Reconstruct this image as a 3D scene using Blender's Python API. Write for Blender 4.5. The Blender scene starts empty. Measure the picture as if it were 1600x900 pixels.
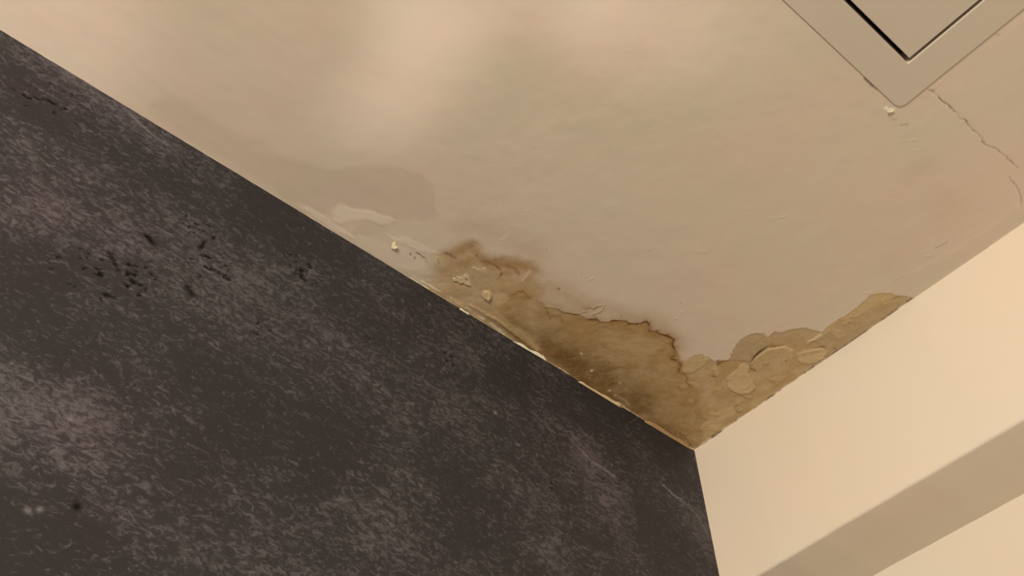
import bpy, math, random
import numpy as np
from mathutils import Matrix, Vector

# ---------------------------------------------------------------- camera
H = 2.5                                  # ceiling height; the room corner is the world's x = y = 0
MC = np.array([[0.64411939, 0.76482888, -0.01212416],
               [-0.58908677, 0.48587851, -0.64567705],
               [-0.48794158, 0.42303529, 0.76351434]])      # rows: camera right, down, forward in world axes
FPX = 1533.17
CAM = np.array([0.67632015, -0.9375313, H - 0.95])
cd = bpy.data.cameras.new('camera'); cam = bpy.data.objects.new('camera', cd)
bpy.context.scene.collection.objects.link(cam)
cd.sensor_width = 36; cd.lens = FPX / 1600 * 36; cd.clip_start = 0.02
r_, d_, f_ = MC
cam.matrix_world = Matrix(((r_[0], -d_[0], -f_[0], CAM[0]), (r_[1], -d_[1], -f_[1], CAM[1]),
                           (r_[2], -d_[2], -f_[2], CAM[2]), (0, 0, 0, 1)))
sc = bpy.context.scene; sc.camera = cam
sc.view_settings.view_transform = 'Standard'; sc.view_settings.look = 'None'
sc.view_settings.exposure = 0.0; sc.view_settings.gamma = 1.0
sc.view_settings.use_curve_mapping = False

# ---------------------------------------------------------------- light
WARM = (1.0, 0.865, 0.70)
w = bpy.data.worlds.new('room_light'); sc.world = w; w.use_nodes = True
w.node_tree.nodes['Background'].inputs[0].default_value = (1.0, 0.87, 0.72, 1)
w.node_tree.nodes['Background'].inputs[1].default_value = 0.305

def aim(o, p):
    o.rotation_euler = (Vector(p) - o.location).to_track_quat('-Z', 'Y').to_euler()
def area(name, loc, at, size, power, col=WARM):
    l = bpy.data.lights.new(name, 'AREA'); l.size = size; l.energy = power; l.color = col
    o = bpy.data.objects.new(name, l); sc.collection.objects.link(o); o.location = loc; aim(o, at); return o
def spot(name, loc, at, deg, power, radius=0.02, blend=1.0, col=(1.0, 0.82, 0.66), sc_=(1, 1, 1), roll=0):
    l = bpy.data.lights.new(name, 'SPOT'); l.spot_size = math.radians(deg); l.spot_blend = blend
    l.energy = power; l.shadow_soft_size = radius; l.color = col
    o = bpy.data.objects.new(name, l); sc.collection.objects.link(o); o.location = loc; aim(o, at)
    o.rotation_euler.rotate_axis('Z', roll); o.scale = sc_; return o
area('room_lamp', (1.3, -2.3, H - 0.72), (0.2, 0, H - 0.15), 0.45, 49.5)

def ceil_pt(px, py):
    r = MC.T @ np.array([px - 800.0, py - 450.0, FPX]); return (CAM + r * (0.95 / r[2]))[:2]
def wall_pt(px, py):
    r = MC.T @ np.array([px - 800.0, py - 450.0, FPX]); p = CAM + r * (-CAM[0] / r[0]); return p[1:]

# unseen spots added to put bright patches of bounced light on the ceiling
def glow(px, py, deg, power, sx=1.0, sy=1.0, roll=0.0, dz=0.9, off=(0, 0)):
    x, y = ceil_pt(px, py)
    spot('bounce_spot', (x + off[0], y + off[1], H - dz), (x, y, H), deg, power, 0.03, 1.0, (1.0, 0.86, 0.82), (sx, sy, 1), roll)
GLOWS = [(685, -5, 13, 5.0), (665, 65, 11.5, 3.4), (628, 130, 10.5, 2.8), (588, 176, 10.5, 3.2), (900, -45, 14, 4.4), (1005, 20, 15, 3.6), (1140, 45, 13, 1.4), (5, -10, 24, 6.4)]
for g in GLOWS: glow(*g)

# ---------------------------------------------------------------- helpers
def lin(c):
    return tuple((v / 255 / 12.92 if v / 255 <= .04045 else ((v / 255 + .055) / 1.055) ** 2.4) for v in c)
def new_mat(name, rough=0.8, spec=0.3):
    m = bpy.data.materials.new(name); m.use_nodes = True
    b = m.node_tree.nodes['Principled BSDF']; b.inputs['Roughness'].default_value = rough
    b.inputs['Specular IOR Level'].default_value = spec
    return m, m.node_tree.nodes, m.node_tree.links, b
def N(nodes, t, **k):
    n = nodes.new(t)
    for a, v in k.items():
        if a in n.bl_rna.properties: setattr(n, a, v)
        else: n.inputs[a.replace('_', ' ')].default_value = v
    return n
def mix(nodes, links, fac, a, b, mode='MIX'):
    n = nodes.new('ShaderNodeMix'); n.data_type = 'RGBA'; n.blend_type = mode
    for s, v in ((n.inputs[0], fac), (n.inputs[6], a), (n.inputs[7], b)):
        if isinstance(v, (int, float)): s.default_value = v
        elif isinstance(v, tuple): s.default_value = (*v[:3], 1)
        else: links.new(v, s)
    return n.outputs[2]
def ramp(nodes, links, src, stops):
    n = nodes.new('ShaderNodeValToRGB'); cr = n.color_ramp
    while len(cr.elements) < len(stops): cr.elements.new(.5)
    for e, (p, c) in zip(cr.elements, stops): e.position = p; e.color = (c, c, c, 1) if isinstance(c, (int, float)) else (*c, 1)
    links.new(src, n.inputs[0]); return n.outputs[0]
def math_(nodes, links, op, a, b=None, clamp=False):
    n = nodes.new('ShaderNodeMath'); n.operation = op; n.use_clamp = clamp
    for i, v in ((0, a), (1, b)):
        if v is None: continue
        if isinstance(v, (int, float)): n.inputs[i].default_value = v
        else: links.new(v, n.inputs[i])
    return n.outputs[0]
def mesh_obj(name, verts, faces, mat, parent=None, smooth=False):
    me = bpy.data.meshes.new(name); me.from_pydata([tuple(map(float, v)) for v in verts], [], faces); me.update()
    import bmesh
    bm = bmesh.new(); bm.from_mesh(me); bmesh.ops.recalc_face_normals(bm, faces=bm.faces); bm.to_mesh(me); bm.free()
    if smooth: me.polygons.foreach_set('use_smooth', [True] * len(me.polygons))
    o = bpy.data.objects.new(name, me); sc.collection.objects.link(o)
    if mat: me.materials.append(mat)
    if parent: o.parent = parent
    return o
def grid_mesh(name, co, nu, nv, keep, attrs, mat, flip=False):
    """co: (nu*nv, 3) vertex array, row major; keep: bool mask of the (nu-1)*(nv-1) faces."""
    i = np.arange(nu - 1)[:, None] * nv + np.arange(nv - 1)[None, :]
    q = np.stack([i, i + nv, i + nv + 1, i + 1], -1).reshape(-1, 4)
    if flip: q = q[:, ::-1]
    q = q[keep.reshape(-1)]
    me = bpy.data.meshes.new(name)
    me.vertices.add(len(co)); me.vertices.foreach_set('co', co.astype(np.float32).ravel())
    me.loops.add(q.size); me.loops.foreach_set('vertex_index', q.astype(np.int32).ravel())
    me.polygons.add(len(q)); me.polygons.foreach_set('loop_start', np.arange(0, q.size, 4, dtype=np.int32))
    me.polygons.foreach_set('use_smooth', np.ones(len(q), bool))
    me.update(calc_edges=True)
    for k, v in attrs.items():
        a = me.attributes.new(k, 'FLOAT', 'POINT'); a.data.foreach_set('value', v.astype(np.float32).ravel())
    me.materials.append(mat)
    o = bpy.data.objects.new(name, me); sc.collection.objects.link(o); return o
def tag(o, label=None, cat=None, group=None, kind=None):
    for k, v in (('label', label), ('category', cat), ('group', group), ('kind', kind)):
        if v: o[k] = v
    return o
def empty(name, loc):
    o = bpy.data.objects.new(name, None); o.location = loc; o.empty_display_size = .05
    sc.collection.objects.link(o); return o

# lattice noise in numpy, about -1..1
def vnoise(x, y, seed):
    rng = np.random.RandomState(seed); T = rng.uniform(-1, 1, (256, 256))
    xi = np.floor(x).astype(int); yi = np.floor(y).astype(int); fx = x - xi; fy = y - yi
    fx = fx * fx * fx * (fx * (fx * 6 - 15) + 10); fy = fy * fy * fy * (fy * (fy * 6 - 15) + 10)
    g = lambda a, b: T[a & 255, b & 255]
    return (g(xi, yi) * (1 - fx) + g(xi + 1, yi) * fx) * (1 - fy) + (g(xi, yi + 1) * (1 - fx) + g(xi + 1, yi + 1) * fx) * fy
def fbm(x, y, scale, seed, octs=4, gain=.5):
    s = 0; a = 1; t = 0
    for k in range(octs):
        s = s + a * vnoise(x / scale * 2 ** k + 17.3 * k, y / scale * 2 ** k + 5.1 * k, seed + k); t += a; a *= gain
    return s / t
def sstep(a, b, v):
    t = np.clip((v - a) / (b - a), 0, 1); return t * t * (3 - 2 * t)

class Field:
    """shapes drawn on a plane: distances in metres to outlines given as lists of points"""
    def __init__(s, X, Y, conv, seed=3):
        s.X, s.Y, s.conv = X, Y, conv
        s.w = {}
        for k, (amp, sca) in {'fine': (.0014, .004), 'mid': (.003, .011), 'soft': (.010, .05)}.items():
            s.w[k] = (X + amp * fbm(X, Y, sca, seed, 3, .65), Y + amp * fbm(X, Y, sca, seed + 50, 3, .65))
        s.w[None] = (X, Y)
    def _seg(s, P, warp, pad, closed):
        wx, wy = s.w[warp]
        m = (wx > P[:, 0].min() - pad) & (wx < P[:, 0].max() + pad) & (wy > P[:, 1].min() - pad) & (wy < P[:, 1].max() + pad)
        idx = np.nonzero(m)[0]; x = wx[idx]; y = wy[idx]
        d2 = np.full(len(idx), 1e9); par = np.zeros(len(idx)); ins = np.zeros(len(idx), bool)
        n = len(P); last = n if closed else n - 1; acc = 0
        for k in range(last):
            a, b = P[k], P[(k + 1) % n]; e = b - a; L = math.hypot(*e) + 1e-9
            t = np.clip(((x - a[0]) * e[0] + (y - a[1]) * e[1]) / L ** 2, 0, 1)
            dd = (x - a[0] - t * e[0]) ** 2 + (y - a[1] - t * e[1]) ** 2
            u = dd < d2; d2[u] = dd[u]; par[u] = (acc + t * L)[u]; acc += L
            if closed:
                c = ((a[1] > y) != (b[1] > y)) & (x < (b[0] - a[0]) * (y - a[1]) / (b[1] - a[1] + 1e-15) + a[0])
                ins ^= c
        return idx, np.sqrt(d2), par / max(acc, 1e-9), ins
    def region(s, pts, soft=.001, warp='fine', amt=1.0, inner=0.0):
        P = np.array([s.conv(*p) for p in pts]); out = np.zeros(len(s.X))
        idx, d, _, ins = s._seg(P, warp, soft * 2 + .02, True)
        sd = np.where(ins, d, -d); out[idx] = sstep(-soft, soft if not inner else inner, sd) * amt
        return out
    def line(s, pts, width=.001, warp='fine', amt=1.0, vary=0.0, seed=9, taper=0.0):
        P = np.array([s.conv(*p) for p in pts]); out = np.zeros(len(s.X))
        idx, d, par, _ = s._seg(P, warp, width * 3 + .012, False)
        wd = np.full(len(idx), width)
        a = amt * np.ones(len(idx))
        if vary: a = a * np.clip(1 - vary * .5 + vary * fbm(s.X[idx], s.Y[idx], .008, seed, 3) * 1.6, 0.05, 1.3)
        if taper: a = a * np.clip(np.minimum(par, 1 - par) / taper, 0, 1)
        out[idx] = np.exp(-(d / wd) ** 2) * a; return np.minimum(out, 1)
    def blob(s, px, py, r, amt=1.0, warp='mid'):
        c = s.conv(px, py); wx, wy = s.w[warp]
        return amt * np.exp(-((wx - c[0]) ** 2 + (wy - c[1]) ** 2) / r ** 2)
def mx(*a):
    r = a[0]
    for b in a[1:]: r = np.maximum(r, b)
    return r

# ---------------------------------------------------------------- ceiling
def axis(*runs):
    out = []
    for a, b, st in runs:
        n = max(1, int(round((b - a) / st))); out += list(a + (b - a) * np.arange(n) / n)
    out.append(runs[-1][1]); return np.array(out)
HX0, HX1, HY0, HY1 = 0.5385, 0.9385, -0.6475, -0.2475      # outer edge of the hatch frame
FW = 0.040                                                  # width of the hatch frame
ex = axis((0, .25, .0008), (.25, HX0 + .01, .0013), (HX0 + .01, .70, .0013), (.70, HX1 - .01, .006), (HX1 - .01, 2.2, .03))
ey = axis((-2.6, -1.1, .03), (-1.1, HY0 + .01, .006), (HY0 + .01, -.56, .003), (-.56, HY1 - .01, .0009), (HY1 - .01, 0, .0009))
GX, GY = np.meshgrid(ex, ey, indexing='ij'); X = GX.ravel(); Y = GY.ravel()
F = Field(X, Y, ceil_pt)
n_big = fbm(X, Y, .10, 11, 4); n_mid = fbm(X, Y, .022, 21, 4); n_sm = fbm(X, Y, .006, 31, 3, .6); n_ti = fbm(X, Y, .0025, 41, 2)

tide_a = [(796,464),(806,458),(817,455),(825,465),(842,471),(854,480),(867,481),(882,488),(902,491),(916,486),(915,481),(922,480),(927,482)]
tide_loop = [(927,482),(935,478),(944,476),(943,482),(938,487),(932,490),(927,491),(934,498)]
tide_b = [(919,498),(934,499),(938,503),(951,503.5),(957,501),(970,501),(979,501.5),(983,506),(1000,505.5),(1003,504.5),(1009,502),(1013,504.5),(1015,513),(1016,517.5),(1026,517.5),(1032,522),(1043,524),(1053,530),(1051,537),(1054,544),(1054,555),(1048,560),(1062,565),(1064,571),(1061,579),(1070,585)]
outer = [(1065,567),(1075,562),(1085,556),(1095,554),(1107,560),(1115,565),(1121,564),(1139,563),(1145,548),(1155,533),(1165,525),(1175,521),(1192,521),(1200,527),(1210,519),(1220,521),(1235,516),(1257,513),(1272,517),(1285,520),(1296,508),(1310,498),(1322,493),(1345,475),(1360,461),(1385,457),(1405,462),(1425,466)]
blob_top = [(630,424),(672,432),(684,420),(688,408),(687,399),(696,395),(706,398),(712,404),(720,396),(724,386),(731,381),(744,383),(748,392),(752,402),(765,406),(790,404),(810,406),(828,414),(838,428),(842,442),(850,455)]
main_poly = blob_top + [(842,471),(854,480),(867,481),(882,488),(902,491),(916,498)] + tide_b[2:19] + outer + [(1440,480),(1085,730),(1000,690),(640,450)]
brown_poly = [(796,464),(806,458),(817,455)] + tide_a[3:9] + tide_b[1:24] + [(1075,590),(1090,600),(1095,625),(1100,660),(1092,700),(1060,705),(1000,672),(940,625),(880,580),(830,548),(790,520),(770,500),(780,480)]

main = F.region(main_poly, .0018, 'fine')
left_soft = sstep(ceil_pt(860, 480)[1], ceil_pt(900, 500)[1], Y)
main_soft = F.region(main_poly, .010, 'mid')
main = main * left_soft + main_soft * (1 - left_soft) * .8
# stain strength
mott = np.clip(.72 + .35 * n_mid + .10 * n_sm, 0, 1.2)
tan = main * np.clip(.88 + .25 * n_mid, 0, 1)
# left end of the stain fades in
fade = sstep(ceil_pt(640, 430)[1], ceil_pt(705, 440)[1], Y); tan = tan * np.maximum(fade, .15)
brown = mx(F.region(brown_poly, .003, 'fine') * mott * .75, F.region(brown_poly, .02, 'mid', .5))
deep = mx(F.line([(800,505),(845,535)], .014, 'mid', .5), F.line([(850,540),(900,570),(945,598),(990,625)], .030, 'mid', .8), F.line([(870,560),(900,582),(960,618),(1010,645)], .018, 'mid', .75),
          F.line([(730,480),(790,515),(830,545)], .010, 'mid', .55), F.line([(1010,650),(1060,688)], .012, 'mid', .5))
deep = deep * main * np.clip(.85 + .4 * n_mid + .15 * n_sm, 0, 1.1)
rimsoft = mx(F.line(tide_b, .006, 'fine', .50), F.line(tide_a, .005, 'fine', .32)) * np.clip(.8 + .5 * n_sm, 0, 1)
rust = mx(F.line(tide_b, .0015, 'fine', .95, .9, 5), F.line([(1003,505),(1009,502),(1013,505)], .0016, None, 1),
          F.line([(1032,522),(1053,530),(1051,537),(1054,546)], .0016, 'fine', .9), F.line([(1062,566),(1064,572),(1061,580)], .002, 'fine', .7),
          F.line(tide_a[:6], .0012, 'fine', .55, .8, 6), F.line(tide_a[5:], .0009, 'fine', .7, .7, 7), F.line(tide_loop, .0009, 'fine', .75, .6, 8),
          F.line([(745,400),(751,408),(762,409),(772,414),(781,420),(784,430),(777,436)], .0013, 'fine', .9, .8, 12),
          F.line([(694,395),(704,398),(712,404)], .0015, 'fine', .55), F.line([(792,416),(805,420),(811,430)], .0022, 'fine', .45),
          F.line([(853,481),(857,492),(860,498)], .0015, 'fine', .45), F.line([(860,494),(876,495),(880,502)], .002, 'fine', .38),
          F.line([(1122,563),(1121,571),(1128,565),(1139,563)], .0014, 'fine', .8), F.line(tide_b[10:24], .0024, 'fine', .5, .8, 18),
          F.line([(1112,588),(1117,589)], .0014, 'fine', .8), F.line([(1069,585),(1075,590),(1072,598),(1080,604)], .0012, 'fine', .6),
          F.line(outer[8:27], .0010, 'fine', .18, .9, 15))
dots = [(971,493,.0011),(854,390,.0007),(909,428,.0007),(1064,474,.0007),(952,567,.0011),(873,451,.0016),(715,453,.0008),(1228,565,.0014),(1240,560,.0011),(733,436,.0011)]
for x_, y_, rr in dots: rust = mx(rust, F.blob(x_, y_, rr, .9, None))
spk = sstep(.48, .62, n_sm + .35 * n_ti) * main * .22 * sstep(-.2, .5, n_big + .5 * main)     # mould freckles inside the stain
rust = mx(rust, spk * sstep(ceil_pt(900, 500)[1], ceil_pt(960, 560)[1], Y))
# orange halo outside
halo = mx(F.line([(700,402),(735,385),(760,410),(800,412),(835,420)], .011, 'mid', .85), F.line([(690,425),(740,405),(800,425)], .018, 'mid', .5),
          F.line([(735,355),(790,370),(830,395)], .018, 'soft', .22), F.line([(840,430),(900,465),(960,488),(1030,505),(1065,540)], .014, 'soft', .30),
          F.region(blob_top[2:] + [(800,465),(760,470),(700,440)], .009, 'mid', .35), F.line(tide_b[10:22], .010, 'mid', .4),
          F.blob(1440, 262, .025, .12, 'soft'), F.blob(1480, 320, .03, .10, 'soft'), F.blob(1405, 400, .025, .09, 'soft'))
halo = halo * np.clip(.85 + .3 * n_mid, 0, 1)
halo = mx(halo, F.region([(790,430),(812,414),(840,424),(872,446),(905,466),(925,480),(905,490),(875,484),(850,474),(820,462),(795,455)], .005, 'fine', .38) * np.clip(.8 + .6 * n_mid, 0, 1.2), main * .22 * np.clip(.6 + 1.2 * n_mid + .8 * n_big, 0, 1.3))
# layers of old paint and filler
P1 = [(1145,552),(1150,540),(1157,530),(1166,524),(1175,520),(1190,520),(1199,526),(1206,534),(1200,541),(1190,548),(1181,556),(1173,566),(1160,564),(1142,563)]
P1b = [(1206,534),(1203,526),(1210,519),(1220,521),(1235,516),(1257,513),(1272,517),(1283,520),(1270,532),(1262,537),(1240,540),(1215,538)]
P6 = [(1276,533),(1293,518),(1310,504),(1330,498),(1345,490),(1362,484),(1380,474),(1400,470),(1424,466),(1400,492),(1330,540),(1300,556),(1283,545)]
grey = mx(F.region(P1, .0008, 'fine', .9), F.region(P1b, .0010, 'fine', .65), F.region(P6, .0010, 'fine', .8),
          F.region([(736,428),(750,424),(766,424),(780,430),(776,440),(768,448),(752,452),(740,449),(732,440)], .002, 'fine', .6),
          F.region([(700,450),(730,452),(760,470),(790,490),(800,500),(770,492),(735,474),(700,462)], .003, 'fine', .45))
P3 = [(1163,568),(1170,574),(1169,584),(1176,596),(1180,606),(1172,614),(1158,616),(1145,612),(1137,604),(1134,594),(1143,585),(1151,579),(1156,571)]
P4 = [(1245,553),(1258,547),(1285,545),(1293,551),(1287,560),(1276,567),(1262,570),(1252,568),(1247,561)]
P7 = [(1064,571),(1073,563),(1086,557),(1096,555),(1108,562),(1102,571),(1090,578),(1080,584),(1068,583),(1063,577)]
P7b = [(1114,566),(1120,566),(1121,576),(1124,584),(1121,588),(1115,582),(1113,574)]
P5 = [(1263,535),(1275,525),(1285,519),(1296,507),(1310,497),(1322,492),(1345,474),(1360,460),(1392,456),(1404,462),(1385,472),(1355,486),(1335,496),(1310,503),(1296,516),(1276,533)]
pale = mx(F.region(P3, .0008, 'fine', .95), F.region(P4, .0008, 'fine', .85), F.region(P7, .0012, 'fine', .6), F.region(P7b, .001, 'fine', .6), F.region(P5, .0014, 'fine', .62),
          F.line([(700,470),(735,478),(775,497),(815,520),(840,545)], .0042, 'mid', .55), F.line([(770,485),(800,508),(835,530)], .003, 'mid', .4),
          F.region([(1100,664),(1108,652),(1120,644),(1135,638),(1152,634),(1156,641),(1146,650),(1130,655),(1118,660)], .0012, 'fine', .75),
          F.region([(1100,672),(1112,664),(1128,662),(1138,668),(1128,676),(1116,682),(1104,688),(1098,682)], .0012, 'fine', .6),
          F.region([(1172,628),(1188,620),(1210,612),(1222,604),(1226,608),(1206,624),(1186,634),(1174,640)], .0012, 'fine', .45),
          F.region([(1188,600),(1200,598),(1207,602),(1200,607),(1190,606)], .001, 'fine', .6), F.line([(1098,618),(1105,617),(1110,612)], .0016, 'fine', .85),
          F.blob(761, 461, .005, .0), F.region([(753,460),(757,455),(765,456),(768,463),(764,470),(757,468)], .001, 'fine', .75),
          F.region([(684,392),(696,398),(704,406),(700,414),(688,418),(680,408),(664,402)], .002, 'fine', .35),
          F.region([(775,460),(786,457),(796,464),(792,472),(778,476),(772,470)], .0015, 'fine', .45),
          F.region([(1032,556),(1050,565),(1054,590),(1040,600),(1020,590)], .006, 'mid', .22), F.region([(955,520),(1010,525),(1035,545),(1010,560),(960,548)], .007, 'mid', .2))
lump = sstep(.30, .45, n_mid + .35 * n_sm)
near_b = sstep(.07, .02, -Y) * main
pale = mx(pale, near_b * lump * .45, F.region([(1060,600),(1130,570),(1200,600),(1100,680)], .01, 'mid') * sstep(.35, .42, fbm(X, Y, .014, 77, 3) + .1 * n_sm) * .5)
white = mx(F.line([(806,540),(822,549),(838,558),(850,564)], .0040, 'fine', .85, .7, 61), F.line([(640,428),(700,463),(770,508),(812,540)], .0016, 'fine', .5, .8, 62),
           F.line([(722,436),(728,431),(730,441)], .0030, 'mid', .4), F.line([(710,436),(722,438)], .002, 'fine', .6),
           F.line([(738,418),(752,422),(758,419)], .0010, 'fine', .6), F.line([(816,440),(824,430),(828,424)], .0015, 'mid', .3),
           F.line([(1172,568),(1182,558),(1201,543)], .0010, None, .5), F.line([(1262,535),(1272,529),(1282,523)], .0016, 'fine', .45),
           F.blob(924, 580, .0022, .7), F.blob(908, 553, .0016, .6), F.blob(970, 598, .0018, .6), F.blob(1157, 640, .0022, .8), F.blob(952, 611, .002, .6),
           F.line([(962,618),(972,624),(984,632)], .0022, 'mid', .25, .6), F.line([(776,380),(788,372),(795,365)], .0009, 'fine', .3),
           F.line([(1384,168),(1388,173),(1396,171)], .0018, 'fine', .9))
# the wall's cream paint lapping over the ceiling's edge
lapw = .0016 + .0014 * fbm(X, X * 0, .03, 91, 4) + .0010 * sstep(.12, .10, X) * (X > .02) + .0009 * fbm(X, X * 0, .006, 92, 2)
lap = sstep(-.0006, .0006, Y + np.clip(lapw, 0.0002, .006))
# soft-edged filler patches on the sound part of the ceiling
fill_d = mx(F.region([(470,250),(510,265),(547,257),(597,255),(635,260),(662,272),(679,288),(682,306),(679,322),(692,338),(660,350),(600,338),(535,318),(500,345),(450,320),(420,290)], .0022, 'mid', .7, .006),
            F.region([(196,92),(235,117),(258,138),(290,152),(318,172),(345,190),(400,215),(436,232),(475,252),(470,290),(430,300),(300,225),(235,180),(228,160),(250,150)], .004, 'mid', .6, .012),
            F.region([(560,350),(580,345),(600,352),(612,362),(585,368),(552,366)], .003, 'mid', .5), F.region([(1580,320),(1560,345),(1500,385),(1430,425),(1320,480),(1340,500),(1620,350)], .002, 'mid', .18))
fill_l = mx(F.region([(520,334),(526,324),(536,320),(560,328),(585,332),(617,343),(606,350),(592,352),(570,344),(545,345),(530,352),(520,344)], .0018, 'mid', .75),
            F.region([(466,322),(480,323),(510,340),(535,358),(560,376),(548,374),(510,352),(485,336)], .0015, 'mid', .6),
            F.region([(605,368),(640,372),(665,386),(690,396),(675,398),(645,388),(615,376)], .002, 'mid', .5),
            F.region([(560,365),(640,395),(700,440),(690,452),(620,420),(560,385)], .004, 'mid', .35),
            F.line([(1590,318),(1560,345),(1500,388),(1425,428)], .004, 'mid', .22))
crack = [(1450,139),(1458,143),(1465,150),(1470,156),(1477,161),(1484,167),(1495,177),(1497,183),(1499,186),(1507,187),(1511,190),(1513,197),(1515,200),(1524,206),(1530,212),(1533,216),(1537,224),(1545,229),(1557,232),(1564,239),(1567,241),(1577,250),(1583,256),(1589,262)]
crack2 = [(1577,277),(1583,284),(1590,291),(1593,300),(1595,307),(1596,318)]
dirt_shade = mx(F.line([(1172,564),(1179,556),(1188,548),(1199,540.5)], .0013, None, .95, 0, 9, .35), F.line([(1279,541.5),(1286,542),(1292,543)], .0011, None, .85, 0, 9, .3), F.line(crack, .0007, 'fine', .6, .7, 71), F.line(crack2, .0006, 'fine', .45), F.line([(641,396),(642,398)], .0010, None, .8), F.line([(648,402),(648,404)], .0009, None, .8),  # shade in the gaps of the lifted flaps painted dark, then cracks and dashes
          F.line([(650,395),(657,399),(664,403)], .0009, 'fine', .75), F.line([(665,404),(668,411)], .0007, 'fine', .3), F.line([(684,404),(686,412)], .0008, 'fine', .5),
          F.line([(1352,121),(1356,127),(1364,134),(1372,139)], .0014, 'fine', .9), F.line([(1533,61),(1538,58)], .0012, 'fine', .7), F.line([(1557,54),(1562,54)], .0009, 'fine', .35),
          F.line([(1394,186),(1400,186)], .0016, 'fine', .25), F.line([(1408,195),(1418,194)], .0013, 'fine', .3), F.line([(1462,387),(1470,384),(1480,378)], .0008, 'fine', .35),
          F.line([(1410,432),(1395,440)], .0007, 'fine', .2), F.line([(1075,700),(1082,706),(1088,704)], .0022, 'fine', .9), F.line([(1130,665),(1110,684),(1095,698)], .0009, 'fine', .6, .8, 73),
          F.line([(1303,208+335),(1306,547)], .0012, None, .4), F.line([(1055,672),(1068,682),(1080,696)], .0010, 'fine', .45), F.line([(879,570),(866,563)], .0006, None, .4),
          F.line([(858,562),(880,559),(905,556)], .0006, 'fine', .35))
dirt_shade = mx(dirt_shade, sstep(.0016, .0004, -Y - np.clip(lapw, 0.0002, .006)) * sstep(-.2, .4, fbm(X, Y * 0, .01, 95, 3)) * .65 * main)  # gap shadow along the bulkhead join, painted as a broken dark line

# relief of the surface, metres below the ceiling plane
h = .0006 * n_big + .00022 * n_mid * (1 + 2.2 * main) + .00012 * n_sm * (.35 + 1.1 * main) + .00005 * n_ti * main
h += .0006 * F.region(P1, .0009) + .0010 * F.region(P3, .001) + .0008 * F.region(P4, .001) + .0004 * F.region(P6, .0009) + .0006 * F.region(P7, .001) + .0005 * F.region(P5, .001) + .0004 * fill_l
h -= .0007 * main
h += .0004 * lump * near_b + .0005 * F.line(tide_a[5:] + tide_loop, .0012) + .0004 * F.line(tide_b, .0014)
h += .0012 * F.region([(753,460),(757,455),(765,456),(768,463),(764,470),(757,468)], .0016) + .0010 * F.blob(924, 580, .002) + .001 * F.blob(908, 553, .0015)
h += .0011 * F.line([(736,478),(775,500),(838,548)], .0022, 'fine', 1, .5)
h -= .0008 * F.line(crack, .0007)
rid = [[(1212,342),(1225,338),(1238,335)], [(1281,350),(1283,343),(1289,338)], [(1253,368),(1254,371)], [(1442,393),(1455,391),(1456,399),(1448,400)], [(1414,424),(1418,418)],
       [(1424,235),(1442,236)], [(1402,222),(1432,218)], [(1325,258),(1334,252)], [(822,330),(832,326)], [(830,342),(836,340)], [(1080,482),(1092,482)], [(1064,488),(1070,486)],
       [(855,440),(860,436)], [(918,440),(926,434)], [(1166,325),(1168,327)], [(1100,393),(1104,394)], [(1140,430),(1144,424)], [(1046,500),(1058,498)], [(1012,392),(1020,388)],
       [(378,18),(380,17)], [(1462,138),(1472,126)], [(776,380),(795,365)], [(1590,338),(1600,332)], [(1350,457),(1366,458)]]
for q in rid: h += .00040 * F.line(q, .0008, 'fine', 1, 1.2, int(q[0][0]))
h += .0010 * F.line([(1440,142),(1455,128),(1480,108)], .006, 'mid')
h -= .0010 * sstep(.004, 0, X) * 0
attrs = dict(tan_stain=tan, brown_stain=brown, deep_stain=deep, rim_stain=rimsoft, rust_line=rust, orange_halo=halo, grey_layer=grey, pale_layer=pale, white_chip=white, paint_lap=lap, dark_filler=fill_d, light_filler=fill_l, dirt_shade=dirt_shade)

CEIL = (.675, .588, .488)
def alb(c, k=1.0, ref=(171, 147, 119)):      # an albedo from how a colour compares with the sound paint beside it
    a, b = lin(c), lin(ref); return tuple(min(.95, x / y * z * k) for x, y, z in zip(a, b, CEIL))
CREAM = (.77, .685, .57)
m_ceil, nd, lk, bs = new_mat('ceiling_paint', .75, .25)
tc = N(nd, 'ShaderNodeTexCoord')
n1 = N(nd, 'ShaderNodeTexNoise', Scale=9.0, Detail=5.0, Roughness=.55); lk.new(tc.outputs['Object'], n1.inputs['Vector'])
n2 = N(nd, 'ShaderNodeTexNoise', Scale=420.0, Detail=3.0, Roughness=.6); lk.new(tc.outputs['Object'], n2.inputs['Vector'])
n3 = N(nd, 'ShaderNodeTexNoise', Scale=110.0, Detail=4.0, Roughness=.65); lk.new(tc.outputs['Object'], n3.inputs['Vector'])
col = mix(nd, lk, ramp(nd, lk, n1.outputs[0], [(.35, 0.0), (.65, 1.0)]), tuple(c * f for c, f in zip(CEIL, (1.03, .985, .99))), tuple(c * f for c, f in zip(CEIL, (.97, 1.01, .99))))
layers = [('dark_filler', alb((161,137,110)), 0), ('light_filler', alb((183,160,130)), 0), ('tan_stain', alb((149,117,73)), .3), ('orange_halo', alb((128,90,46)), .25), ('grey_layer', alb((146,118,82)), .15),
          ('brown_stain', alb((130,98,56)), .3), ('rim_stain', alb((120,82,38)), .4), ('deep_stain', alb((88,58,24)), .35), ('pale_layer', alb((162,132,90)), .3),
          ('rust_line', alb((92,54,18)), .5), ('white_chip', alb((204,183,147)), .4), ('paint_lap', CREAM, 0), ('dirt_shade', alb((42,28,16)), 0)]
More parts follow.
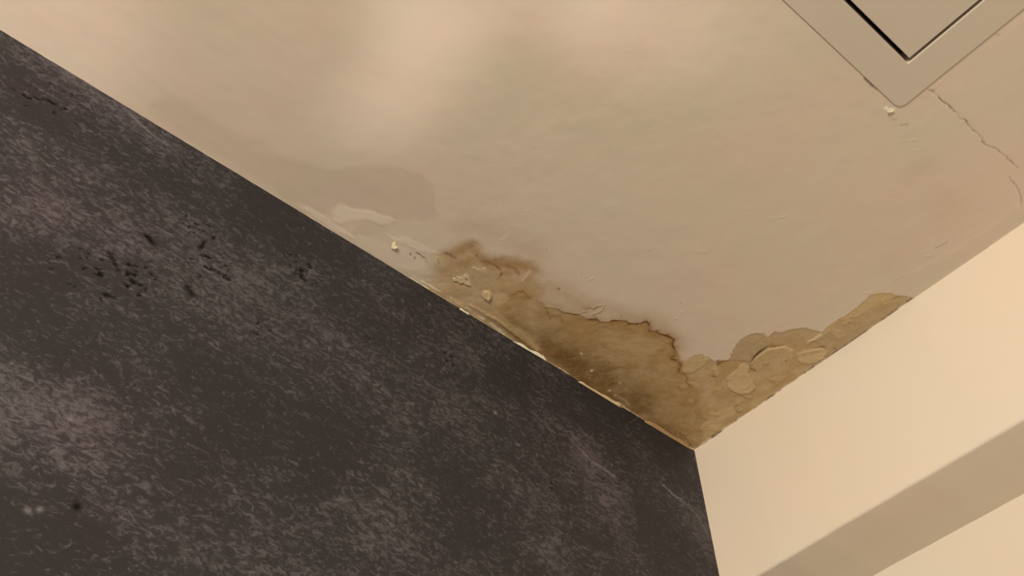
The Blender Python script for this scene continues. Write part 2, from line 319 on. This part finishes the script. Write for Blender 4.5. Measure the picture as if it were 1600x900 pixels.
for nm, c, ns in layers:
    a = N(nd, 'ShaderNodeAttribute', attribute_name=nm); fac = a.outputs['Fac']
    if ns:
        k = math_(nd, lk, 'MULTIPLY', math_(nd, lk, 'SUBTRACT', n3.outputs[0], .5), ns * 1.8)
        k = math_(nd, lk, 'ADD', k, math_(nd, lk, 'MULTIPLY', math_(nd, lk, 'SUBTRACT', n2.outputs[0], .5), ns * 1.0))
        fac = math_(nd, lk, 'MULTIPLY', fac, math_(nd, lk, 'ADD', 1.0, k), True)
    col = mix(nd, lk, fac, col, c)
lk.new(col, bs.inputs['Base Color'])
bp = N(nd, 'ShaderNodeBump', Strength=.12, Distance=.0005); lk.new(n3.outputs[0], bp.inputs['Height']); lk.new(bp.outputs[0], bs.inputs['Normal'])

keep = np.ones((len(ex) - 1, len(ey) - 1), bool)
cxm = (ex[1:] + ex[:-1]) / 2; cym = (ey[1:] + ey[:-1]) / 2
keep &= ~((cxm[:, None] > HX0 + .01) & (cxm[:, None] < HX1 - .01) & (cym[None, :] > HY0 + .01) & (cym[None, :] < HY1 - .01))
near_hatch = sstep(.012, .0, np.maximum(np.maximum(HX0 - X, X - HX1), np.maximum(HY0 - Y, Y - HY1)))
h *= (1 - near_hatch)
co = np.stack([X, Y, H - h], 1)
ceiling = grid_mesh('ceiling', co, len(ex), len(ey), keep, attrs, m_ceil, flip=True)
tag(ceiling, 'warm white painted ceiling with a brown water stain in the corner', kind='structure')

# ---------------------------------------------------------------- dark stone-look wall
wy_ = axis((-2.6, -1.15, .05), (-1.15, .13, .0022)); wz_ = axis((0, 1.75, .05), (1.75, H, .0022))
WY, WZ = np.meshgrid(wy_, wz_, indexing='ij'); wy = WY.ravel(); wz = WZ.ravel()
W = Field(wy, wz, wall_pt, 33)
W.w['mid'] = (wy + .012 * fbm(wy, wz, .04, 5, 3), wz + .012 * fbm(wy, wz, .04, 6, 3))
W.w['soft'] = (wy + .03 * fbm(wy, wz, .08, 7, 3), wz + .03 * fbm(wy, wz, .08, 8, 3))
def blobs(L): return mx(*[W.blob(x, y, r, a, 'soft') for x, y, r, a in L])
light = blobs([(30,640,.07,1),(90,700,.05,.9),(60,330,.05,.7),(120,110,.045,.95),(180,170,.035,.7),(240,220,.04,.5),(330,420,.07,.6),(240,440,.04,.6),(200,360,.03,.5),(470,480,.05,.4),(560,560,.05,.45),(720,540,.035,.35),(930,730,.045,.95),(965,790,.04,.85),(900,690,.03,.7),(600,830,.05,.55),(420,840,.05,.5),(1090,820,.035,.55),(860,830,.05,.4),(30,250,.03,.5),(680,640,.06,.3)])
dark = blobs([(50,480,.06,1),(130,520,.04,.8),(350,650,.06,.8),(500,700,.07,.6),(200,600,.04,.5),(60,190,.025,.8),(20,120,.02,.6),(450,340,.05,.9),(540,400,.03,.7),(960,640,.05,1),(1040,700,.035,.8),(1030,840,.04,.9),(800,590,.03,.7),(700,760,.06,.4),(60,840,.06,.7),(270,300,.02,.5)])
pit_z = blobs([(80,160,.035,1),(180,440,.035,1),(310,390,.04,1),(480,430,.035,.95),(590,510,.02,.5),(400,510,.03,.7),(700,560,.03,.7),(860,750,.025,.7),(960,770,.03,.6),(620,860,.02,.5),(770,560,.02,.6)])
purple = blobs([(60,330,.08,.8),(40,130,.07,.8),(150,700,.06,.8),(920,720,.07,.8),(950,800,.06,.6),(180,380,.05,.6)])
scr = mx(W.line([(905,700),(925,722),(944,732),(962,746)], .0012, 'fine', .55), W.line([(205,180),(222,196),(240,212),(262,226)], .0013, 'fine', .6), W.line([(1030,752),(1045,768),(1066,782),(1085,800)], .0010, 'fine', .6),
         W.line([(1085,800),(1098,818),(1108,842)], .0008, 'fine', .5), W.line([(985,660),(1000,650)], .0008, 'fine', .25), W.blob(774, 645, .0022, .95, None), W.blob(671, 476, .0016, .7, None), W.blob(956, 726, .0012, .7, None), W.blob(110, 655, .0018, .5, None),
         W.blob(43, 797, .0022, .6, None), W.blob(62, 796, .0022, .7, None), W.line([(1036,756),(1070,790)], .0005, 'fine', .8))
pits = mx(W.line([(229,368),(234,372),(240,378)], .0035, 'fine', 1), W.line([(322,376),(312,388)], .0025, 'fine', .9), W.line([(293,448),(302,460)], .003, 'fine', .9), W.line([(165,460),(178,464)], .0025, 'fine', .9),
          W.line([(180,406),(172,396),(185,420)], .003, 'fine', .8), W.blob(121, 791, .0035, 1, None), W.line([(478,438),(470,428)], .003, 'fine', .8), W.line([(395,516),(405,522)], .002, 'fine', .8), W.line([(76,157),(86,162)], .0025, 'fine', .9), W.line([(935,742),(943,748)], .002, 'fine', .7))
pb = fbm(wy, wz * 1.3, .0085, 66, 3, .7)
pits = mx(pits, sstep(.27, .34, pb + .28 * (pit_z - 1)) * sstep(.15, .6, pit_z) * .8)
m_wall, nd, lk, bs = new_mat('dark_stone_panel', .62, .35)
tc = N(nd, 'ShaderNodeTexCoord'); mp = N(nd, 'ShaderNodeMapping'); lk.new(tc.outputs['Object'], mp.inputs[0])
mp.inputs['Rotation'].default_value = (math.radians(14), 0, 0); mp.inputs['Scale'].default_value = (1, .66, 1.2)
def noi(s, d, r, dist=0.0):
    n = N(nd, 'ShaderNodeTexNoise', Scale=s, Detail=d, Roughness=r, Distortion=dist); lk.new(mp.outputs[0], n.inputs['Vector']); return n.outputs[0]
f1 = noi(150.0, 3.0, .6, 1.1); f2 = noi(340.0, 2.0, .6, .8); f3 = noi(14.0, 5.0, .6, .5); f4 = noi(40.0, 4.0, .65, .6)
A = lambda nm: N(nd, 'ShaderNodeAttribute', attribute_name=nm).outputs['Fac']
tone = math_(nd, lk, 'ADD', math_(nd, lk, 'MULTIPLY', f3, 1.1), math_(nd, lk, 'MULTIPLY', A('light_cloud'), .55))
tone = math_(nd, lk, 'ADD', tone, math_(nd, lk, 'MULTIPLY', math_(nd, lk, 'SUBTRACT', f4, .5), .8))
tone = math_(nd, lk, 'SUBTRACT', tone, math_(nd, lk, 'MULTIPLY', A('dark_cloud'), .5))
tone = ramp(nd, lk, tone, [(.30, 0.0), (.95, .68), (1.5, .8)])
basec = mix(nd, lk, tone, (.0205, .0188, .0235), (.034, .0310, .038))
st_ = math_(nd, lk, 'ADD', math_(nd, lk, 'ADD', math_(nd, lk, 'MULTIPLY', f1, .72), math_(nd, lk, 'MULTIPLY', f2, .28)), math_(nd, lk, 'MULTIPLY', tone, .20))
stroke = ramp(nd, lk, st_, [(.55, 0.0), (.74, 1.0)])
basec = mix(nd, lk, stroke, basec, (.094, .087, .102))
basec = mix(nd, lk, math_(nd, lk, 'MULTIPLY', A('purple_cloud'), .75), basec, (1.18, .98, 1.06), 'MULTIPLY')
hue = N(nd, 'ShaderNodeTexNoise', Scale=11.0, Detail=2.0); lk.new(tc.outputs['Object'], hue.inputs['Vector'])
basec = mix(nd, lk, ramp(nd, lk, hue.outputs[0], [(.4, 0.0), (.62, .7)]), basec, (.97, 1.04, .97), 'MULTIPLY')
basec = mix(nd, lk, A('pits'), basec, (.002, .002, .002))
lk.new(math_(nd, lk, 'SUBTRACT', .35, math_(nd, lk, 'MULTIPLY', A('pits'), .33), True), bs.inputs['Specular IOR Level'])
basec = mix(nd, lk, A('scratches'), basec, (.24, .23, .25))
lk.new(basec, bs.inputs['Base Color'])
bp = N(nd, 'ShaderNodeBump', Strength=.4, Distance=.0008); lk.new(stroke, bp.inputs['Height']); lk.new(bp.outputs[0], bs.inputs['Normal'])
wall_left = grid_mesh('wall_left', np.stack([np.zeros_like(wy) - .0012 * pits, wy, wz], 1), len(wy_), len(wz_), np.ones((len(wy_) - 1, len(wz_) - 1), bool),
                      dict(light_cloud=light, dark_cloud=dark, purple_cloud=purple, pits=pits, scratches=scr), m_wall)
tag(wall_left, 'dark charcoal stone-look wall below the stained ceiling', kind='structure')

# ---------------------------------------------------------------- cream bulkhead and the wall set back beneath it
m_cream, nd, lk, bs = new_mat('cream_wall_paint', .7, .3)
tc = N(nd, 'ShaderNodeTexCoord')
n1 = N(nd, 'ShaderNodeTexNoise', Scale=5.0, Detail=4.0); lk.new(tc.outputs['Object'], n1.inputs['Vector'])
n2 = N(nd, 'ShaderNodeTexNoise', Scale=260.0, Detail=3.0); lk.new(tc.outputs['Object'], n2.inputs['Vector'])
lk.new(mix(nd, lk, ramp(nd, lk, n1.outputs[0], [(.35, 0.0), (.65, 1.0)]), tuple(c * f for c, f in zip(CREAM, (1.02, .99, .98))), tuple(c * f for c, f in zip(CREAM, (.98, 1.0, 1.0)))), bs.inputs['Base Color'])
bp = N(nd, 'ShaderNodeBump', Strength=.12, Distance=.0005); lk.new(n2.outputs[0], bp.inputs['Height']); lk.new(bp.outputs[0], bs.inputs['Normal'])
BZ, BD = H - .2415, .116
rng = random.Random(4)
def wave(xs, amp, sca, seed):
    xs = np.array(xs); return amp * fbm(xs, xs * 0, sca, seed, 4)
# profile swept along x: face, rounded arris, soffit
xs = axis((0.0, .7, .004), (.7, 2.2, .05)); prof = [(0.0, H + .01), (0.0, H - .06), (0.0, H - .14)]
R_ = .004
for k in range(7):
    a = k / 6 * math.pi / 2; prof.append((R_ - R_ * math.cos(a), BZ + R_ - R_ * math.sin(a)))
prof += [(.05, BZ), (BD + .02, BZ)]
wob = wave(xs, .0009, .05, 101); V = []; 
for i, x_ in enumerate(xs):
    for j, (yy, zz) in enumerate(prof): V.append((x_ , yy + wob[i] * (.3 if j < 3 else 1) * (j < len(prof) - 1) + .0, zz + (wave([x_], .0012, .08, 103)[0] if 3 <= j else 0)))
n = len(prof); Fc = [(i * n + j, (i + 1) * n + j, (i + 1) * n + j + 1, i * n + j + 1) for i in range(len(xs) - 1) for j in range(n - 1)]
bulk = mesh_obj('trim_1', V, Fc, m_cream, smooth=True); tag(bulk, 'cream painted bulkhead between stained ceiling and recessed wall', kind='structure')
back = mesh_obj('wall_right', [(0, BD, 0), (2.2, BD, 0), (2.2, BD, BZ + .01), (0, BD, BZ + .01), (0, BD + .1, 0), (2.2, BD + .1, 0), (2.2, BD + .1, BZ + .01), (0, BD + .1, BZ + .01)],
                [(0, 1, 2, 3), (4, 5, 6, 7), (0, 1, 5, 4), (3, 2, 6, 7), (0, 3, 7, 4), (1, 2, 6, 5)], m_cream)
tag(back, 'cream wall set back under the bulkhead', kind='structure')

# ---------------------------------------------------------------- filler bead along the dark wall
m_bead, nd, lk, bs = new_mat('old_filler', .7, .3)
tc = N(nd, 'ShaderNodeTexCoord'); n1 = N(nd, 'ShaderNodeTexNoise', Scale=60.0, Detail=4.0); lk.new(tc.outputs['Object'], n1.inputs['Vector'])
at_ = N(nd, 'ShaderNodeAttribute', attribute_name='stained'); c = mix(nd, lk, at_.outputs['Fac'], alb((170,147,116)), alb((126,95,56)))
c = mix(nd, lk, ramp(nd, lk, n1.outputs[0], [(.45, 0.0), (.6, .8)]), c, alb((188,163,126)))
lk.new(mix(nd, lk, 1.0, c, (1, 1, 1), 'MULTIPLY'), bs.inputs['Base Color'])
ys = axis((-2.6, -1.1, .02), (-1.1, -.001, .0013)); V = []; st = []
bw = .0026 + .0010 * fbm(ys, ys * 0, .03, 201, 4) + .0005 * fbm(ys, ys * 0, .006, 202, 2)
y_lo, y_hi = ceil_pt(800, 530)[1], ceil_pt(860, 570)[1]
bw += .0008 * sstep(y_lo - .02, y_lo + .02, ys) * sstep(y_hi + .03, y_hi, ys) + .0012 * sstep(-.24, -.2, ys) * (.6 + .8 * fbm(ys, ys * 0, .012, 205, 3))
bw = np.clip(bw, .0006, .007)
drop = np.clip(.0010 + .0007 * fbm(ys, ys * 0, .009, 203, 3) + .0016 * sstep(-.25, -.18, ys) * np.clip(fbm(ys, ys * 0, .02, 206, 3), 0, 1), .0003, .004)
for i, y_ in enumerate(ys):
    for k in range(6):
        a = k / 5 * math.pi / 2; s = .72
        V.append((-.0002 + bw[i] * (1 - math.sin(a) ** s if k else 1), y_, H + .0012 - (drop[i] + .0012) * (1 - math.cos(a) ** s if k < 5 else 1)))
        st.append(float(sstep(-.62, -.45, y_) * (.75 + .3 * math.sin(y_ * 40))))
Fc = [(i * 6 + j, (i + 1) * 6 + j, (i + 1) * 6 + j + 1, i * 6 + j + 1) for i in range(len(ys) - 1) for j in range(5)]
bead = mesh_obj('trim_2', V, Fc, m_bead, smooth=True)
a = bead.data.attributes.new('stained', 'FLOAT', 'POINT'); a.data.foreach_set('value', np.clip(st, 0, 1).astype(np.float32))
tag(bead, 'thin pale filler bead between dark wall and ceiling', kind='structure')

# ---------------------------------------------------------------- access hatch
m_hatch, nd, lk, bs = new_mat('hatch_paint', .55, .35)
tc = N(nd, 'ShaderNodeTexCoord'); n1 = N(nd, 'ShaderNodeTexNoise', Scale=8.0, Detail=3.0); lk.new(tc.outputs['Object'], n1.inputs['Vector'])
lk.new(mix(nd, lk, n1.outputs[0], tuple(c * 1.0 for c in (.605, .54, .452)), (.59, .53, .445)), bs.inputs['Base Color'])
n2 = N(nd, 'ShaderNodeTexNoise', Scale=120.0, Detail=3.0); lk.new(tc.outputs['Object'], n2.inputs['Vector'])
bp = N(nd, 'ShaderNodeBump', Strength=.12, Distance=.0005); lk.new(n2.outputs[0], bp.inputs['Height']); lk.new(bp.outputs[0], bs.inputs['Normal'])
m_void, nd, lk, bs = new_mat('hatch_shaft', .9, .1)
tc = N(nd, 'ShaderNodeTexCoord'); n1 = N(nd, 'ShaderNodeTexNoise', Scale=20.0); lk.new(tc.outputs['Object'], n1.inputs['Vector'])
lk.new(mix(nd, lk, n1.outputs[0], (.035, .03, .025), (.05, .04, .03)), bs.inputs['Base Color'])
hc = ((HX0 + HX1) / 2, (HY0 + HY1) / 2)
hatch = empty('access_hatch', (hc[0], hc[1], H)); tag(hatch, 'cream painted square access hatch with wide frame set into the ceiling', 'hatch')
def rrect(x0, x1, y0, y1, r, k=5):
    out = []
    for cx, cy, a0 in ((x1 - r, y1 - r, 0), (x0 + r, y1 - r, 90), (x0 + r, y0 + r, 180), (x1 - r, y0 + r, 270)):
        for i in range(k + 1):
            a = math.radians(a0 + 90 * i / k); out.append((cx + r * math.cos(a), cy + r * math.sin(a)))
    return out
def rings(name, loops, mat, parent, close_last=False, smooth=False):
    V = [p for L in loops for p in L]; n = len(loops[0]); Fc = []
    for a in range(len(loops) - 1):
        for i in range(n): Fc.append((a * n + i, a * n + (i + 1) % n, (a + 1) * n + (i + 1) % n, (a + 1) * n + i))
    if close_last: Fc.append(tuple((len(loops) - 1) * n + i for i in range(n)))
    o = mesh_obj(name, V, Fc, mat, parent, smooth); return o
def at(L, z): return [(x - hc[0], y - hc[1], z) for x, y in L]
T = .0013
IX0, IX1, IY0, IY1 = HX0 + FW, HX1 - FW, HY0 + FW, HY1 - FW
def sh(L, d):            # shrink outline towards the hatch centre
    return [(hc[0] + (x - hc[0]) * (1 - d / .2), hc[1] + (y - hc[1]) * (1 - d / .2)) for x, y in L]
O = rrect(HX0, HX1, HY0, HY1, .010); I = rrect(IX0, IX1, IY0, IY1, .0012)
rings('frame', [at(O, .001), at(O, -T + .0012), at(sh(O, .0012), -T), at(sh(I, -.0006), -T), at(I, -T + .0006), at(I, .022)], m_hatch, hatch)
GXw, GYw = .0048, .0042
Pn = rrect(IX0 + GXw, IX1 - .003, IY0 + .003, IY1 - GYw, .001)
rings('panel', [at(Pn, .018), at(Pn, -T + .0010), at(sh(Pn, .0006), -T + .0004)], m_hatch, hatch, True)
S = rrect(IX0 - .003, IX1 + .003, IY0 - .003, IY1 + .003, .002)
rings('shaft', [at(S, .0005), at(S, .09)], m_void, hatch, True)

# ---------------------------------------------------------------- loose flakes and flaps of paint
def flake_mat(name, c):
    m, nd, lk, bs = new_mat(name, .7, .25)
    tc = N(nd, 'ShaderNodeTexCoord'); n1 = N(nd, 'ShaderNodeTexNoise', Scale=180.0, Detail=3.0); lk.new(tc.outputs['Object'], n1.inputs['Vector'])
    lk.new(mix(nd, lk, ramp(nd, lk, n1.outputs[0], [(.35, 0.0), (.65, 1.0)]), tuple(v * 1.06 for v in c), tuple(v * .9 for v in c)), bs.inputs['Base Color']); return m
def flake(name, label, cat, pts, hinge, lift, mat, curl=1.0, th=.0004, group=None, base=.0002, seed=1):
    """a thin sheet with the outline pts, resting against the ceiling along its hinge side and lifting away across from it"""
    P = np.array([ceil_pt(*p) for p in pts]); c = P.mean(0); a, b = (np.array(ceil_pt(*q)) for q in hinge)
    e = (b - a) / np.linalg.norm(b - a); nrm = np.array([-e[1], e[0]])
    if (c - a) @ nrm < 0: nrm = -nrm
    Q = []
    for i in range(len(P)):                       # subdivide the outline and roughen it
        for t in (0, .33, .66): Q.append(P[i] * (1 - t) + P[(i + 1) % len(P)] * t)
    Q = np.array(Q); Q = Q + .0004 * np.stack([vnoise(Q[:, 0] * 900, Q[:, 1] * 900, seed), vnoise(Q[:, 0] * 900, Q[:, 1] * 900, seed + 1)], 1); Q[:, 0] = np.maximum(Q[:, 0], .0012)
    dm = max(1e-6, max((q - a) @ nrm for q in Q)); rg = [1, .8, .6, .4, .2]; V = []; n = len(Q)
    for side in (0, 1):
        for s in rg:
            for q in Q:
                p = c + (q - c) * s; u = np.clip(((p - a) @ nrm) / dm, 0, 1)
                z = base + lift * u ** (1 + curl) + .00015 * float(vnoise(np.array(p[0] * 500), np.array(p[1] * 500), seed + 3)) + (0 if side else th * (.6 if s == 1 else 1))
                V.append((p[0] - c[0], p[1] - c[1], -z))
        u = np.clip(((c - a) @ nrm) / dm, 0, 1); V.append((0, 0, -(base + lift * u ** (1 + curl) + (0 if side else th))))
    Fc = []; k = len(rg); off = k * n + 1
    for side in (0, 1):
        o_ = side * off
        for r in range(k - 1):
            for i in range(n):
                Fc.append((o_ + r * n + i, o_ + r * n + (i + 1) % n, o_ + (r + 1) * n + (i + 1) % n, o_ + (r + 1) * n + i))
        for i in range(n): Fc.append((o_ + (k - 1) * n + i, o_ + (k - 1) * n + (i + 1) % n, o_ + k * n))
    for i in range(n): Fc.append((i, (i + 1) % n, off + (i + 1) % n, off + i))
    o = mesh_obj(name, V, Fc, mat, smooth=True); o.location = (c[0], c[1], H)
    return tag(o, label, cat, group)
mf_tan = flake_mat('tan_paint_skin', alb((158,127,86))); mf_pale = flake_mat('pale_paint_skin', alb((162,133,92))); mf_white = flake_mat('white_paint_skin', alb((184,165,130)))
mf_fan = flake_mat('light_paint_skin', alb((172,144,102)))
mf_brown = flake_mat('brown_paint_skin', alb((130,98,60)))
flake('paint_flap', 'tan paint skin lifting beside a curved black crack on the stained ceiling', 'paint flap',
      [(1173,567),(1178,559),(1184,554),(1191,548),(1201,542),(1212,541),(1226,539),(1240,546),(1244,557),(1238,569),(1228,576),(1214,583),(1202,581),(1192,586),(1180,582),(1172,577)], ((1186,592), (1250,560)), .0042, mf_tan, 1.0, seed=5, base=-.0016)
flake('paint_flap', 'pale oval paint flap beside the cream bulkhead with a short dark slit above', 'paint flap',
      [(1246,556),(1252,549),(1263,547),(1272,545),(1286,544),(1293,551),(1286,558),(1279,566),(1264,568),(1253,566)], ((1248,571), (1292,560)), .0030, mf_pale, 1.0, seed=8, base=-.0014)
flake('paint_flake', 'tiny bright triangular paint chip standing off the ceiling near the dark wall', 'paint flake',
      [(611,386),(614,379),(617,377),(619,382),(622,386),(616,388)], ((611,378), (619,375)), .0024, flake_mat('bright_chip_skin', alb((196,172,128))), .3, seed=11)
flake('paint_flake', 'pale rounded blister flake inside the small left brown stain', 'paint flake',
      [(753,461),(756,456),(762,455),(767,459),(767,465),(763,470),(757,467)], ((753,458), (762,454)), .0018, mf_pale, .8, seed=14)
flake('paint_flake', 'cream splintered flake with pointed ends on the small left stain', 'paint flake',
      [(707,434),(716,436),(712,431),(721,433),(726,427),(729,432),(727,438),(732,441),(736,447),(729,446),(724,442),(719,444),(715,440),(708,439)], ((708,437), (735,448)), .0010, mf_fan, .7, seed=17)
flake('paint_flake', 'ragged light flake hanging over the dark wall edge left of the main stain', 'paint flake',
      [(716,480),(722,484),(728,487),(734,491),(731,486),(727,485),(721,480)], ((720,477), (734,486)), .0034, mf_white, .4, seed=20)
flake('paint_flake', 'long whitish paint sliver along the dark wall edge under the brown stain', 'paint flake',
      [(800,531),(812,538),(824,546),(836,553),(848,560),(856,565),(850,556),(838,549),(828,545),(814,535)], ((812,530), (854,557)), .0030, mf_white, .5, seed=23)
flake('paint_strip', 'thin peeling strip hanging along the dark wall edge left of the room corner', 'paint strip',
      [(1006,655),(1020,664),(1035,673),(1050,682),(1064,690),(1080,700),(1074,692),(1062,684),(1048,677),(1036,669),(1022,660),(1014,656)], ((1014,652), (1076,690)), .0048, mf_brown, .6, seed=26)
flake('paint_strip', 'pale peeling strip on the dark wall edge below the darkest brown stain', 'paint strip',
      [(900,592),(914,600),(928,608),(942,617),(956,625),(970,634),(974,632),(960,624),(946,616),(932,608),(918,600),(908,593)], ((910,590), (974,629)), .0050, mf_pale, .5, seed=29)
flake('plaster_crumb', 'small white plaster crumb at the outer corner of the access hatch', 'plaster crumb',
      [(1384,166),(1388,169),(1394,169),(1397,173),(1391,175),(1385,174)], ((1384,165), (1397,168)), .0020, mf_white, .6, seed=32)
flake('paint_flake', 'small light flake on the ceiling edge right of the room corner', 'paint flake',
      [(1148,637),(1154,634),(1158,638),(1156,643),(1150,642)], ((1148,644), (1158,644)), .0022, mf_pale, .8, seed=35)
